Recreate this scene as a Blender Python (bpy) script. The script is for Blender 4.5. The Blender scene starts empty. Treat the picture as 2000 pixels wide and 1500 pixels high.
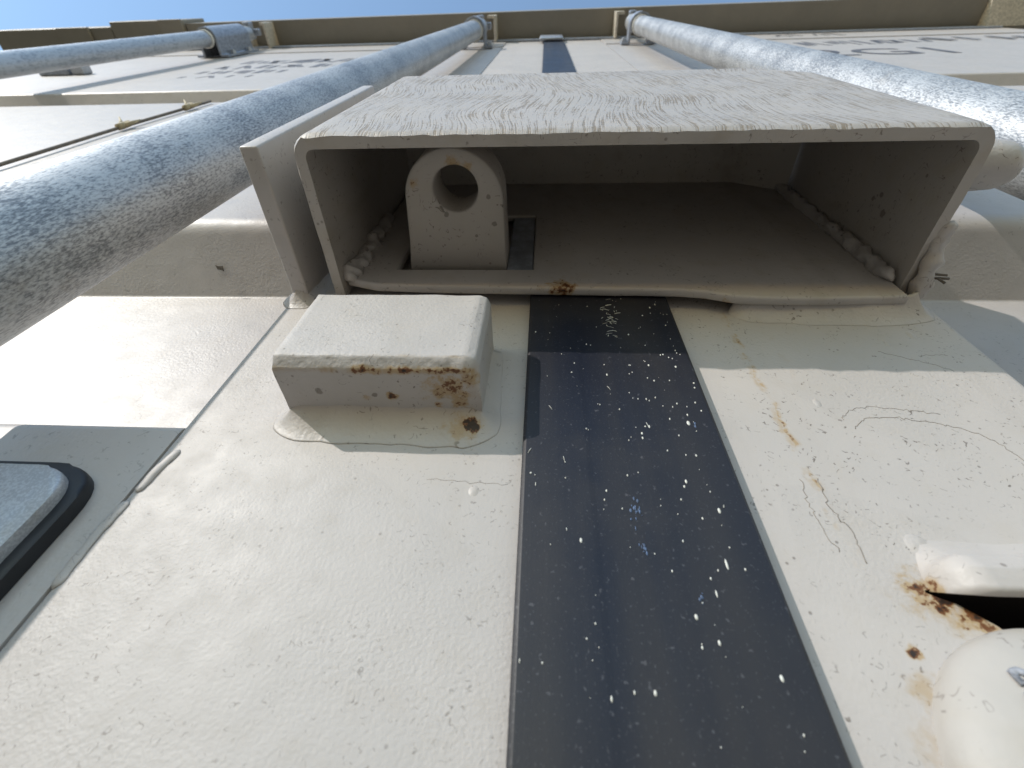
import bpy, bmesh, math, random
from mathutils import Vector, Matrix, noise

# ------------------------------------------------------------------ camera, sky, sun
S = bpy.context.scene
H = 1000.0                      # camera height above ground, mm (all layout below in mm, z measured from the camera)
def W(x, y, z): return Vector((x/1000, y/1000, (z+H)/1000))

cam = bpy.data.cameras.new('camera'); camo = bpy.data.objects.new('camera', cam)
S.collection.objects.link(camo); S.camera = camo
right = Vector((0.9980790598, 0.0258603466, 0.0562977162))
down = Vector((0.0164552220, 0.7654183192, -0.6433226425))
fwd = Vector((-0.0597278498, 0.6430132496, 0.7635224586))
mw = Matrix.Identity(4)
for i in range(3):
    mw[i][0] = right[i]; mw[i][1] = -down[i]; mw[i][2] = -fwd[i]
mw.translation = W(0, -100, 0)
camo.matrix_world = mw
cam.sensor_width = 36; cam.lens = 16.2; cam.clip_start = 0.005; cam.clip_end = 500
cam.dof.use_dof = True; cam.dof.focus_distance = 0.17; cam.dof.aperture_fstop = 20

SUNV = Vector((-1.06, -1.0, 0.70)).normalized()          # towards the sun
w = bpy.data.worlds.new('World'); S.world = w; w.use_nodes = True
nt = w.node_tree; bg = nt.nodes['Background']
sky = nt.nodes.new('ShaderNodeTexSky'); sky.sky_type = 'NISHITA'; sky.sun_disc = False
sky.sun_elevation = math.asin(SUNV.z); sky.sun_rotation = math.atan2(SUNV.x, SUNV.y)
sky.air_density = 1.5; sky.dust_density = 0.0; sky.ozone_density = 1.6
nt.links.new(sky.outputs[0], bg.inputs[0]); bg.inputs[1].default_value = 0.15
sl = bpy.data.lights.new('sun', 'SUN'); sl.energy = 2.0; sl.angle = math.radians(0.6); sl.color = (1.0, 0.94, 0.86)
so = bpy.data.objects.new('sun', sl); S.collection.objects.link(so)
so.rotation_euler = SUNV.to_track_quat('Z', 'Y').to_euler(); so.location = W(-3000, -3000, 3000)
S.view_settings.view_transform = 'Standard'; S.view_settings.look = 'None'
S.view_settings.exposure = 0.8; S.view_settings.gamma = 1.0; S.view_settings.use_curve_mapping = False

random.seed(7)
# ------------------------------------------------------------------ node helpers
class NT:
    def __init__(s, name):
        s.m = bpy.data.materials.new(name); s.m.use_nodes = True
        s.t = s.m.node_tree; s.b = s.t.nodes['Principled BSDF']
        s.pos = s.t.nodes.new('ShaderNodeNewGeometry').outputs['Position']
    def n(s, typ, **kw):
        k = s.t.nodes.new(typ)
        for a, v in kw.items(): setattr(k, a, v)
        return k
    def put(s, sock, v):
        if hasattr(v, 'is_linked') or isinstance(v, bpy.types.NodeSocket): s.t.links.new(v, sock)
        else: sock.default_value = v
    def mt(s, op, a, b=0.0, c=None, clamp=False):
        k = s.n('ShaderNodeMath', operation=op, use_clamp=clamp); s.put(k.inputs[0], a); s.put(k.inputs[1], b)
        if c is not None: s.put(k.inputs[2], c)
        return k.outputs[0]
    def vec(s, sc=(1, 1, 1), off=None, src=None):
        k = s.n('ShaderNodeVectorMath', operation='MULTIPLY'); s.put(k.inputs[0], src or s.pos); k.inputs[1].default_value = sc
        r = k.outputs[0]
        if off is not None:
            a = s.n('ShaderNodeVectorMath', operation='ADD'); s.put(a.inputs[0], r); s.put(a.inputs[1], off); r = a.outputs[0]
        return r
    def noise(s, scale, detail=2, rough=0.5, v=None, dist=0.0):
        k = s.n('ShaderNodeTexNoise'); s.put(k.inputs['Vector'], v or s.pos)
        k.inputs['Scale'].default_value = scale; k.inputs['Detail'].default_value = detail
        k.inputs['Roughness'].default_value = rough; k.inputs['Distortion'].default_value = dist
        return k.outputs[0]
    def ramp(s, v, a, b, lo=0.0, hi=1.0):
        k = s.n('ShaderNodeMapRange', interpolation_type='SMOOTHSTEP'); s.put(k.inputs[0], v)
        k.inputs[1].default_value = a; k.inputs[2].default_value = b; k.inputs[3].default_value = lo; k.inputs[4].default_value = hi
        return k.outputs[0]
    def mix(s, f, a, b):
        k = s.n('ShaderNodeMix', data_type='RGBA'); s.put(k.inputs[0], f)
        for i, v in ((6, a), (7, b)):
            if isinstance(v, tuple): v = tuple(v) + (1,) if len(v) == 3 else v
            s.put(k.inputs[i], v)
        return k.outputs[2]
    def dist(s, p, src=None):
        k = s.n('ShaderNodeVectorMath', operation='DISTANCE'); s.put(k.inputs[0], src or s.pos); k.inputs[1].default_value = p
        return k.outputs['Value']
    def bump(s, h, strength, dist, prev=None):
        k = s.n('ShaderNodeBump'); s.put(k.inputs['Height'], h); k.inputs['Strength'].default_value = strength; k.inputs['Distance'].default_value = dist
        if prev is not None: s.put(k.inputs['Normal'], prev)
        return k.outputs[0]
    def fin(s, col, rough, normal=None, metal=0.0, spec=0.5):
        s.put(s.b.inputs['Base Color'], col if not isinstance(col, tuple) else tuple(col)+(1,)); s.put(s.b.inputs['Roughness'], rough)
        s.put(s.b.inputs['Metallic'], metal); s.b.inputs['Specular IOR Level'].default_value = spec
        if normal is not None: s.put(s.b.inputs['Normal'], normal)
        return s.m

CREAM = (0.455, 0.423, 0.405)
def paint(name, col=CREAM, crack=1.0, spots=(), streaks=(), peel=1.0, rough=0.42, dirt=0.5, brushed=False, cor=0.585, sc=1.0, chips=(), edges=()):
    """weathered thick enamel. spots: (x,y,z,r,amount) rust in layout mm; streaks: (x,z0,z1,width,amount) vertical rust runs"""
    g = NT(name)
    big = g.noise(14, 2, 0.6); mid = g.noise(85*sc, 2, 0.6)
    c = g.mix(g.ramp(big, 0.35, 0.7), col, tuple(v*f for v, f in zip(col, (0.93, 0.94, 0.95))))
    c = g.mix(g.mt('MULTIPLY', g.ramp(mid, 0.5, 0.75), 0.22*dirt), c, (0.36, 0.31, 0.24))
    run = g.noise(48, 3, 0.65, v=g.vec((1, 1, 0.14)))
    c = g.mix(g.ramp(run, 0.50, 0.78, 0.0, 0.34*max(0.5, dirt)), c, tuple(v*f for v, f in zip(col, (0.66, 0.63, 0.58))))
    tch = g.noise(17, 1, 0.4, dist=0.8)
    c = g.mix(g.ramp(tch, 0.56, 0.575, 0.0, 0.10), c, tuple(min(1, v*1.2) for v in col))
    h = None
    if brushed:
        wob = g.noise(9, 1, 0.5)
        sx = g.n('ShaderNodeSeparateXYZ'); g.put(sx.inputs[0], g.pos)
        xs = g.mt('MULTIPLY_ADD', wob, 0.05, sx.outputs[0])
        cb = g.n('ShaderNodeCombineXYZ'); g.put(cb.inputs[0], g.mt('MULTIPLY', xs, 1250)); g.put(cb.inputs[1], sx.outputs[1]); g.put(cb.inputs[2], g.mt('MULTIPLY', sx.outputs[2], 42))
        st = g.noise(1.0, 3, 0.62, v=cb.outputs[0])
        dash = g.noise(620, 1, 0.6)
        patch = g.noise(34, 2, 0.5)
        low = g.mt('ADD', g.mt('MULTIPLY', st, 0.68), g.mt('ADD', g.mt('MULTIPLY', dash, 0.16), g.mt('MULTIPLY', patch, 0.16)))
        mk = g.ramp(low, 0.50, 0.59)
        c = g.mix(g.mt('MULTIPLY', mk, 0.85), c, (0.22, 0.175, 0.125))
        h = g.mt('MULTIPLY', mk, -1.0)
    # hairline flake cracks
    n1 = g.noise(240*sc, 1, 0.55, dist=0.6); br = g.noise(520*sc, 1, 0.5); reg = g.noise(26, 2, 0.6); rg2 = g.noise(120*sc, 1)
    line = g.ramp(g.mt('ABSOLUTE', g.mt('SUBTRACT', n1, 0.5)), 0.0, 0.03, 1.0, 0.0)
    line = g.mt('MULTIPLY', line, g.ramp(br, 0.53, 0.58)); line = g.mt('MULTIPLY', line, g.ramp(rg2, 0.46, 0.54))
    line = g.mt('MULTIPLY', line, g.ramp(reg, 0.30, 0.55))
    sp = g.n('ShaderNodeTexVoronoi'); g.put(sp.inputs['Vector'], g.pos); sp.inputs['Scale'].default_value = 260*sc
    dot = g.mt('MULTIPLY', g.ramp(sp.outputs['Distance'], 0.10, 0.18, 1.0, 0.0), g.ramp(g.noise(90), 0.56, 0.62))
    line = g.mt('MAXIMUM', line, g.mt('MULTIPLY', dot, 0.7))
    c = g.mix(g.mt('MULTIPLY', line, 0.9*crack, clamp=True), c, (0.10, 0.08, 0.065))
    # chips down to grey primer
    for (x, y, z, r) in chips:
        d = g.mt('ADD', g.dist(W(x, y, z)), g.mt('MULTIPLY', g.mt('SUBTRACT', g.noise(500, 2), 0.5), r/1000*1.2))
        c = g.mix(g.ramp(d, r/1000*0.6, r/1000*0.9, 0.75, 0.0), c, (0.16, 0.14, 0.12))
    # rust
    rust = None
    wn = g.noise(300, 3, 0.65); wn2 = g.noise(900, 1, 0.6)
    for (x, y, z, r, a) in spots:
        d = g.mt('ADD', g.mt('DIVIDE', g.dist(W(x, y, z)), r/1000), g.mt('MULTIPLY', g.mt('SUBTRACT', wn, 0.5), 2.0))
        k = g.mt('MULTIPLY', g.ramp(d, 0.05, 1.0, 1.0, 0.0), a)
        rust = k if rust is None else g.mt('MAXIMUM', rust, k)
    if streaks:
        s3 = g.n('ShaderNodeSeparateXYZ'); g.put(s3.inputs[0], g.pos)
        zn = g.n('ShaderNodeCombineXYZ'); g.put(zn.inputs[2], s3.outputs[2]); wob = g.noise(75, 3, 0.6, v=zn.outputs[0])
        pat = g.noise(130, 3, 0.65)
        for (x, z0, z1, wd, a) in streaks:
            dx = g.mt('ABSOLUTE', g.mt('SUBTRACT', g.mt('MULTIPLY_ADD', wob, 0.009, s3.outputs[0]), x/1000+0.0045))
            k = g.mt('MULTIPLY', g.ramp(dx, wd/3000, wd/1000, 1.0, 0.0), g.ramp(pat, 0.40, 0.62))
            k = g.mt('MULTIPLY', k, g.mt('MULTIPLY', g.ramp(s3.outputs[2], (z0+H-10)/1000, (z0+H+25)/1000), g.ramp(s3.outputs[2], (z1+H-3)/1000, (z1+H+2)/1000, 1.0, 0.0)))
            k = g.mt('MULTIPLY', k, a)
            rust = k if rust is None else g.mt('MAXIMUM', rust, k)
    for (y, z, wd, a, x0, x1) in edges:
        s4 = g.n('ShaderNodeSeparateXYZ'); g.put(s4.inputs[0], g.pos)
        dy = g.mt('SUBTRACT', s4.outputs[1], y/1000); dz = g.mt('SUBTRACT', s4.outputs[2], (z+H)/1000)
        d = g.mt('SQRT', g.mt('ADD', g.mt('MULTIPLY', dy, dy), g.mt('MULTIPLY', dz, dz)))
        cx = g.n('ShaderNodeCombineXYZ'); g.put(cx.inputs[0], s4.outputs[0]); al = g.noise(95, 3, 0.7, v=cx.outputs[0])
        k = g.mt('MULTIPLY', g.ramp(g.mt('ADD', d, g.mt('MULTIPLY', g.mt('SUBTRACT', wn, 0.5), wd/700)), 0.0, wd/1000, 1.0, 0.0), g.ramp(al, 0.34, 0.62, 0.15, 1.0))
        k = g.mt('MULTIPLY', g.mt('MULTIPLY', k, a), g.ramp(s4.outputs[0], x0/1000, (x0+25)/1000, 0.35, 1.0))
        rust = k if rust is None else g.mt('MAXIMUM', rust, k)
    if rust is not None:
        fine = g.noise(650, 2, 0.6)
        c = g.mix(g.ramp(rust, 0.02, 0.6, 0.0, 0.8), c, (0.36, 0.245, 0.11))
        k = g.mt('ADD', rust, g.mt('MULTIPLY', g.mt('SUBTRACT', fine, 0.5), 1.1))
        c = g.mix(g.ramp(k, 0.52, 0.72), c, (0.13, 0.048, 0.015))
        c = g.mix(g.ramp(k, 0.80, 0.98), c, (0.022, 0.011, 0.007))
    op = g.mt('MULTIPLY', g.noise(650*sc, 1, 0.6), g.ramp(tch, 0.35, 0.65, 1.25, 0.45)); wv = g.noise(60, 1)
    nb = g.bump(g.mt('MULTIPLY_ADD', wv, 2.6, op), 0.35*peel, 0.00035)
    if h is not None: nb = g.bump(h, 0.4, 0.0004, nb)
    r = g.mt('ADD', rough, g.mt('MULTIPLY', g.mt('SUBTRACT', mid, 0.5), 0.25))
    return g.fin(c, r, nb)

def galv(name, stretch=0.4, sc=420, lo=(0.13, 0.15, 0.19), hi=(0.60, 0.64, 0.70), metal=0.45, t0=0.42, t1=0.62, rough=0.42):
    g = NT(name)
    v = g.vec((1, 1, stretch))
    a = g.noise(sc, 2, 0.65, v=v); b = g.noise(24, 3, 0.6); cc = g.noise(170, 2, 0.6)
    f = g.mt('ADD', a, g.mt('MULTIPLY', g.mt('SUBTRACT', b, 0.5), 0.5)); f = g.mt('ADD', f, g.mt('MULTIPLY', g.mt('SUBTRACT', cc, 0.5), 0.22))
    m = g.ramp(f, t0, t1)
    c = g.mix(m, lo, hi)
    rub = g.noise(60, 3, 0.65, v=g.vec((1, 1, 0.12)))
    c = g.mix(g.ramp(rub, 0.60, 0.72, 0.0, 0.45), c, tuple(v_*0.9 for v_ in hi))
    c = g.mix(g.ramp(g.noise(45, 4, 0.7), 0.62, 0.75, 0.0, 0.3), c, (0.30, 0.26, 0.21))
    nb = g.bump(f, 0.22, 0.0004)
    return g.fin(c, g.mt('MULTIPLY_ADD', m, 0.12, rough-0.06), nb, metal)

def plain(name, col, rough=0.5, metal=0.0, var=0.25, sc=200, b=0.15):
    g = NT(name); n = g.noise(sc, 4, 0.6)
    c = g.mix(g.ramp(n, 0.3, 0.7), tuple(v*(1-var) for v in col), tuple(min(1, v*(1+var)) for v in col))
    return g.fin(c, g.mt('MULTIPLY_ADD', n, 0.3, rough-0.15), g.bump(n, b, 0.0006), metal)

def rubber(name):
    g = NT(name)
    v = g.vec((1, 1, 0.03)); st = g.noise(500, 3, 0.6, v=v); st2 = g.noise(60, 2, 0.5, v=g.vec((1, 1, 0.06))); sm = g.noise(25, 4, 0.65); gr = g.noise(1500, 2)
    c = g.mix(g.ramp(st2, 0.35, 0.65), (0.010, 0.012, 0.022), (0.026, 0.025, 0.029))
    c = g.mix(g.mt('MULTIPLY', g.ramp(sm, 0.45, 0.75), 0.6), c, (0.030, 0.029, 0.033))
    c = g.mix(g.mt('MULTIPLY', g.ramp(gr, 0.60, 0.75), 0.35), c, (0.10, 0.10, 0.11))
    c = g.mix(g.mt('MULTIPLY', g.ramp(g.noise(700, 2), 0.66, 0.74), 0.3), c, (0.16, 0.16, 0.18))
    nb = g.bump(st, 0.15, 0.0003); nb = g.bump(gr, 0.15, 0.0002, nb)
    return g.fin(c, g.mt('MULTIPLY_ADD', sm, 0.22, 0.33), nb, 0.0, 0.32)

M = {}
M['panel'] = paint('cream_door_panel', crack=0.5, rough=0.45, dirt=0.3, chips=((-197, 20, 253, 0.1),))
M['frame_left'] = paint('cream_left_frame', crack=0.6, peel=1.0, rough=0.56, sc=1.45)
M['frame_right'] = paint('cream_right_frame', crack=0.95, rough=0.55, peel=1.1, sc=1.35,
                         streaks=((73, 50, 166, 2.6, 0.34), (73.4, 60, 166, 1.0, 0.58), (86, 110, 150, 1.8, 0.2)),
                         spots=((82, 0, 52, 5.5, 0.75), (86, 0, 50, 5, 1.0), (90, 0, 47, 6.5, 0.8), (96, 0, 42, 6, 0.4), (85, 0, 50.5, 11, 0.42), (93, 0, 44, 12, 0.36), (73.5, 0, 39, 2.2, 1.0), (71.5, 0, 33, 5, 0.4), (69, 0, 24, 7, 0.28)))
M['box'] = paint('cream_lock_box', dirt=1.6, crack=0.8, rough=0.5, peel=0.8, col=(0.42, 0.385, 0.355),
                 spots=((146, -45, 183, 3, 0.9), (147, -40, 178, 4, 0.5)), chips=((143, -26, 203, 2.0), (143, -32, 209, 1.4), (143, -29, 213, 1.4), (143, -45, 190, 0.9)))
M['box_front'] = paint('brush_painted_box_front', crack=0.1, rough=0.5, brushed=True, col=(0.42, 0.39, 0.372), dirt=0.5)
M['back_plate'] = paint('cream_back_plate', dirt=1.3, crack=0.7, rough=0.5, spots=((8, -8.5, 170.5, 10, 0.75), (8, -7.5, 169.5, 6, 0.85), (74, -4, 166, 4, 0.8)))
M['lug'] = paint('cream_lug', col=(0.40, 0.365, 0.335), crack=0.9, rough=0.6, spots=((-35, -51, 191, 5, 0.55), (-30, -50, 191, 3.5, 0.5), (-52, -44, 191, 3, 0.5)),
                 chips=((-40, -31, 191, 1.3), (-22, -38, 191, 1.3), (-20, -27, 191, 1.4), (-28, -22, 191, 0.9)))
M['guard'] = paint('cream_guard_plate', crack=0.5, rough=0.42)
M['block'] = paint('cream_block', crack=0.9, rough=0.55, peel=1.1, sc=1.3,
                   edges=((-19.4, 100.7, 2.2, 0.95, -72, -17), (-22.4, 103.8, 1.2, 0.3, -60, -17)),
                   spots=((-44, -10, 100.8, 2.6, 1.0), (-29, -12, 100.8, 7.5, 0.62), (-23, -9, 100.8, 6.0, 0.62), (-25, -15, 101, 5, 0.7), (-30, -7, 100.8, 3, 0.6), (-20, -17, 101, 5, 0.6), (-52, -9, 100.8, 2, 0.4), (-76.5, -2, 101, 2.0, 1.0)),
                   chips=((-66, -11, 100.8, 1.6), (-49, -10, 100.8, 1.2)))
M['block_weld'] = paint('cream_block_weld', crack=0.7, rough=0.45, peel=1.5, spots=((-20, -2.5, 96.5, 3.4, 1.5), (-23.5, -2.0, 95, 8.0, 0.42)))
M['weld'] = paint('cream_weld', dirt=1.2, crack=1.0, rough=0.45, peel=1.6)
M['dome'] = paint('cream_domed_head', col=(0.41, 0.385, 0.36), crack=0.6, rough=0.58, dirt=1.4, sc=0.9)
M['hood'] = paint('cream_hood', crack=0.9, rough=0.55, spots=((84.5, -0.5, 52, 3.5, 0.6),))
M['cavity'] = plain('rust_and_shade_cavity', (0.012, 0.006, 0.004), 0.9)  # rust taken down to near-black, the slot's deep shade put into the colour
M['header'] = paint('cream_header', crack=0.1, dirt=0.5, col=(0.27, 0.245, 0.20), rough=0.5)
M['keeper'] = plain('cream_keeper', (0.55, 0.50, 0.42), 0.45)
M['galv'] = galv('galvanised_tube', sc=1350, stretch=0.33, lo=(0.20, 0.205, 0.215), hi=(0.56, 0.565, 0.57), t0=0.26, t1=0.68)
M['galv_far'] = galv('galvanised_bright', sc=300, t0=0.2, t1=0.6, lo=(0.3, 0.32, 0.36), hi=(0.50, 0.53, 0.57))
M['galv_plate'] = galv('galvanised_plate', stretch=1.0, sc=1500, metal=0.3, lo=(0.40, 0.42, 0.46), hi=(0.52, 0.545, 0.585))
M['steel'] = plain('zinc_bracket', (0.33, 0.36, 0.42), 0.4, 0.4)
M['bush'] = plain('white_bush', (0.75, 0.74, 0.70), 0.4)
M['dark_steel'] = plain('dark_washer', (0.02, 0.02, 0.022), 0.5)
M['rubber'] = rubber('black_rubber_seal')
M['rubber_pad'] = plain('black_rubber_pad', (0.013, 0.014, 0.018), 0.5)
M['fleck'] = plain('white_paint_flecks', (0.62, 0.62, 0.58), 0.5, var=0.1)
M['blue'] = plain('blue_paint_scuff', (0.07, 0.11, 0.20), 0.6, var=0.4, sc=900)
M['ink'] = plain('worn_dark_stencil', (0.10, 0.095, 0.10), 0.5, var=0.5, sc=60)
M['stamp'] = plain('faded_ink_stamp', (0.22, 0.23, 0.26), 0.6, var=0.5, sc=500)
M['cable'] = plain('brown_wire', (0.16, 0.13, 0.10), 0.6)
M['tie'] = plain('straw_wire_tie', (0.42, 0.35, 0.22), 0.6)
M['crack'] = plain('lifted_paint_edge', (0.24, 0.215, 0.19), 0.7)
M['twig'] = plain('dry_twig', (0.12, 0.10, 0.08), 0.7)
g_ = NT('dry_earth'); n_ = g_.noise(3, 6, 0.65)
M['ground'] = g_.fin(g_.mix(n_, (0.17, 0.135, 0.09), (0.25, 0.20, 0.14)), 0.9, g_.bump(g_.noise(40, 5), 0.5, 0.02))

# ------------------------------------------------------------------ mesh helpers
def obj(name, bm, mat, parent=None, smooth=False, kind=None, ang=None):
    bmesh.ops.recalc_face_normals(bm, faces=bm.faces)
    me = bpy.data.meshes.new(name); bm.to_mesh(me); bm.free()
    o = bpy.data.objects.new(name, me); S.collection.objects.link(o)
    if mat is not None: me.materials.append(M[mat])
    if smooth:
        for p in me.polygons: p.use_smooth = True
        if ang is not None:
            me.set_sharp_from_angle(angle=math.radians(ang))
    if parent is not None:
        o.parent = parent; o.matrix_parent_inverse = Matrix.Translation(-parent.location)
    if kind: o['kind'] = kind
    return o
def thing(name, label, cat, loc, group=None):
    o = bpy.data.objects.new(name, None); S.collection.objects.link(o); o.location = W(*loc); o.empty_display_size = 0.02
    o['label'] = label; o['category'] = cat; o['kind'] = 'thing'
    if group: o['group'] = group
    return o
def box(bm, x0, x1, y0, y1, z0, z1, bev=0, seg=2):
    v = [bm.verts.new(W(x, y, z)) for x in (x0, x1) for y in (y0, y1) for z in (z0, z1)]
    fs = [bm.faces.new([v[i] for i in q]) for q in ((0, 1, 3, 2), (4, 6, 7, 5), (0, 4, 5, 1), (2, 3, 7, 6), (0, 2, 6, 4), (1, 5, 7, 3))]
    if bev:
        es = {e for f in fs for e in f.edges}
        bmesh.ops.bevel(bm, geom=list(es), offset=bev/1000, segments=seg, profile=0.5, affect='EDGES')
def prism(bm, pts, a0, a1, axis, fn=None):
    """extrude 2-D outline pts along axis 'x','y','z' from a0 to a1"""
    def P(p, a):
        if axis == 'x': return W(a, p[0], p[1])
        if axis == 'y': return W(p[0], a, p[1])
        return W(p[0], p[1], a)
    lo = [bm.verts.new(P(p, a0)) for p in pts]; hi = [bm.verts.new(P(p, a1)) for p in pts]
    n = len(pts)
    for i in range(n): bm.faces.new((lo[i], lo[(i+1) % n], hi[(i+1) % n], hi[i]))
    bm.faces.new(lo); bm.faces.new(hi[::-1])
def fillet(pts, rad, seg=6, closed=False):
    out = []; n = len(pts)
    for i, p in enumerate(pts):
        r = rad[i] if isinstance(rad, (list, tuple)) else rad
        if (not closed and i in (0, n-1)) or r <= 0: out.append(tuple(p)); continue
        p = Vector(p); a = Vector(pts[i-1])-p; b = Vector(pts[(i+1) % n])-p
        la, lb = a.length, b.length; a.normalize(); b.normalize()
        ang = a.angle(b); t = min(r/math.tan(ang/2), la*0.49, lb*0.49)
        q0 = p+a*t; q1 = p+b*t
        for k in range(seg+1):
            u = k/seg; out.append(tuple((q0*(1-u)**2 + p*2*u*(1-u) + q1*u*u)))
    return out
def tube(bm, path, radii, seg=16, squash=None, lump=0.0, freq=0.2, caps=True):
    """tube through path points (mm); squash=(axis,factor) flattens rings; lump = radius noise share"""
    rings = []
    for i, p in enumerate(path):
        p = Vector(p); r = radii[i] if isinstance(radii, (list, tuple)) else radii
        t = (Vector(path[min(i+1, len(path)-1)])-Vector(path[max(i-1, 0)])).normalized()
        ref = Vector((0, 1, 0)) if abs(t.y) < 0.9 else Vector((0, 0, 1))
        u = t.cross(ref).normalized(); v = t.cross(u)
        ring = []
        for k in range(seg):
            a = 2*math.pi*k/seg; o = u*math.cos(a)*r + v*math.sin(a)*r
            if squash: o[squash[0]] *= squash[1]
            q = p+o
            if lump: q = p+o*(1+lump*noise.noise(q*freq)+0.4*lump*noise.noise(q*freq*3.1))
            ring.append(bm.verts.new(W(*q)))
        rings.append(ring)
    for a, b in zip(rings, rings[1:]):
        for k in range(seg): bm.faces.new((a[k], a[(k+1) % seg], b[(k+1) % seg], b[k]))
    if caps: bm.faces.new(rings[0]); bm.faces.new(rings[-1][::-1])
def lerp_path(pts, n):
    out = []
    for a, b in zip(pts, pts[1:]):
        for k in range(n): out.append(tuple(Vector(a).lerp(Vector(b), k/n)))
    return out+[pts[-1]]
def bead(bm, pts, r, n=14, lump=0.35, squash=None, freq=0.18, seg=12, taper=True):
    p = lerp_path(pts, n); m = len(p)
    rr = []; L = [0.0]
    for a, b in zip(p, p[1:]): L.append(L[-1]+(Vector(b)-Vector(a)).length)
    for i in range(m):
        e = min(1.0, min(L[i], L[-1]-L[i])/(1.1*r))
        rr.append(r*(max(0.12, math.sqrt(max(0, 1-(1-e)**2))) if taper else 1)*(1+0.02*math.sin(i*1.7)))
    tube(bm, p, rr, seg, squash, lump, freq)
def skirt(bm, path, n=12, amp=0.13):
    """concave weld fillet on the door face: path = (x, z, outward x, outward z, width, height)"""
    full = []
    for a, b in zip(path, path[1:]):
        k = max(2, int(math.hypot(b[0]-a[0], b[1]-a[1])/1.6)+int(6*abs(a[2]*b[3]-a[3]*b[2])))
        for i in range(k): full.append([p+(q-p)*i/k for p, q in zip(a, b)])
    full.append(list(path[-1])); rows = []
    m = len(full)
    for i, (x, z, ox, oz, wd, ht) in enumerate(full):
        l = math.hypot(ox, oz) or 1; ox /= l; oz /= l
        e = min(1.0, (min(i, m-1-i)+0.3)/5.0); e = math.sqrt(1-(1-e)**2)
        q = Vector((x*0.11, z*0.11, 5)); wv = 1+amp*noise.noise(q)+0.35*amp*noise.noise(q*2.5)
        row = []
        for j in range(n+1):
            t = j/n; o = -1.2+(wd*wv*(0.5+0.5*e)+1.2)*t
            h = ht*wv*e*(0.80*(1-t)**2.0+0.20*(1-t)**0.9)
            h += 0.22*noise.noise(Vector((x*0.3+ox*o*0.3, z*0.3+oz*o*0.3, 1)))*(1-t)
            row.append(bm.verts.new(W(x+ox*o, -h+0.08*(t > 0.99), z+oz*o)))
        row.append(bm.verts.new(W(x+ox*-1.2, 1.0, z+oz*-1.2))); rows.append(row)
    for a, b in zip(rows, rows[1:]):
        for j in range(n+1): bm.faces.new((a[j], a[j+1], b[j+1], b[j]))
        bm.faces.new((a[-1], a[0], b[0], b[-1]))
    bm.faces.new(rows[0]); bm.faces.new(rows[-1][::-1])
def lathe(bm, prof, c, axis, seg=48):
    """prof: (radius, height along axis)"""
    rings = []
    for (r, h) in prof:
        ring = []
        for k in range(seg):
            a = 2*math.pi*k/seg
            if axis == 'y': q = (c[0]+r*math.cos(a), c[1]+h, c[2]+r*math.sin(a))
            elif axis == 'x': q = (c[0]+h, c[1]+r*math.cos(a), c[2]+r*math.sin(a))
            else: q = (c[0]+r*math.cos(a), c[1]+r*math.sin(a), c[2]+h)
            ring.append(bm.verts.new(W(*q)))
        rings.append(ring)
    for a, b in zip(rings, rings[1:]):
        for k in range(seg): bm.faces.new((a[k], a[(k+1) % seg], b[(k+1) % seg], b[k]))
    bm.faces.new(rings[0]); bm.faces.new(rings[-1][::-1])
def roughen(bm, amp, freq, fine=0.0, cond=None):
    for v in bm.verts:
        p = v.co*1000
        if cond and not cond(p): continue
        v.co += noise.noise_vector(p*freq)*amp/1000 + noise.noise_vector(p*freq*5)*fine/1000

# ------------------------------------------------------------------ ground
bm = bmesh.new(); vs = [bm.verts.new(W(x, y, -1000)) for x, y in ((-60000, -60000), (60000, -60000), (60000, 60000), (-60000, 60000))]; bm.faces.new(vs)
o = obj('ground', bm, 'ground'); o['kind'] = 'structure'

# ------------------------------------------------------------------ door leaves
PROF = fillet([(0.5, -850), (0.5, 96), (37, 118), (37, 241), (0.5, 268.5), (0.5, 712), (18.5, 724), (18.5, 812), (0.5, 826), (0.5, 1660)],
              [0, 5, 8, 2.5, 16, 6, 8, 2.5, 6, 0], 7)
def panel(name, x0, x1, parent):
    bm = bmesh.new()
    front = PROF; back = [(y+2.2, z) for y, z in reversed(PROF)]
    prism(bm, front+back, x0, x1, 'x')
    return obj(name, bm, 'panel', parent, True, ang=40)
def stile(name, x0, x1, parent, mat, cut=None):
    bm = bmesh.new(); pts = fillet([(x0, 0), (x1, 0), (x1, 50), (x0, 50)], [3.0, 3.0, 0, 0], 5, True)
    prism(bm, pts, -850, 1660, 'z')
    o = obj(name, bm, mat, parent, True, ang=35)
    if cut:
        cb = bmesh.new(); prism(cb, cut, -12, 32, 'y'); co = obj('cutter', cb, None)
        md = o.modifiers.new('slot', 'BOOLEAN'); md.operation = 'DIFFERENCE'; md.object = co; md.solver = 'EXACT'
        dg = bpy.context.evaluated_depsgraph_get(); dg.update()
        me = bpy.data.meshes.new_from_object(o.evaluated_get(dg)); o.modifiers.clear(); o.data = me
        bpy.data.objects.remove(co)
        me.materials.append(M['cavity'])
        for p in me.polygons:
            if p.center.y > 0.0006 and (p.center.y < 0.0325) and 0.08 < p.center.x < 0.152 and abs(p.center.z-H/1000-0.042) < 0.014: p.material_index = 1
        me.set_sharp_from_angle(angle=math.radians(35))
    return o
XL, XG0, XG1, XR = -111, -4.5, 51.5, 157
dl = thing('container_door', 'cream steel door leaf left of the black seal, with the steel block welded on', 'container door', (-600, 25, -850), 'container doors')
panel('door_panel', -1180, XL, dl)
stile('door_stile', XL, XG0+6, dl, 'frame_left')
dr = thing('container_door', 'cream steel door leaf right of the black seal, with a rust streak', 'container door', (640, 25, -850), 'container doors')
panel('door_panel', XR, 1240, dr)
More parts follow.
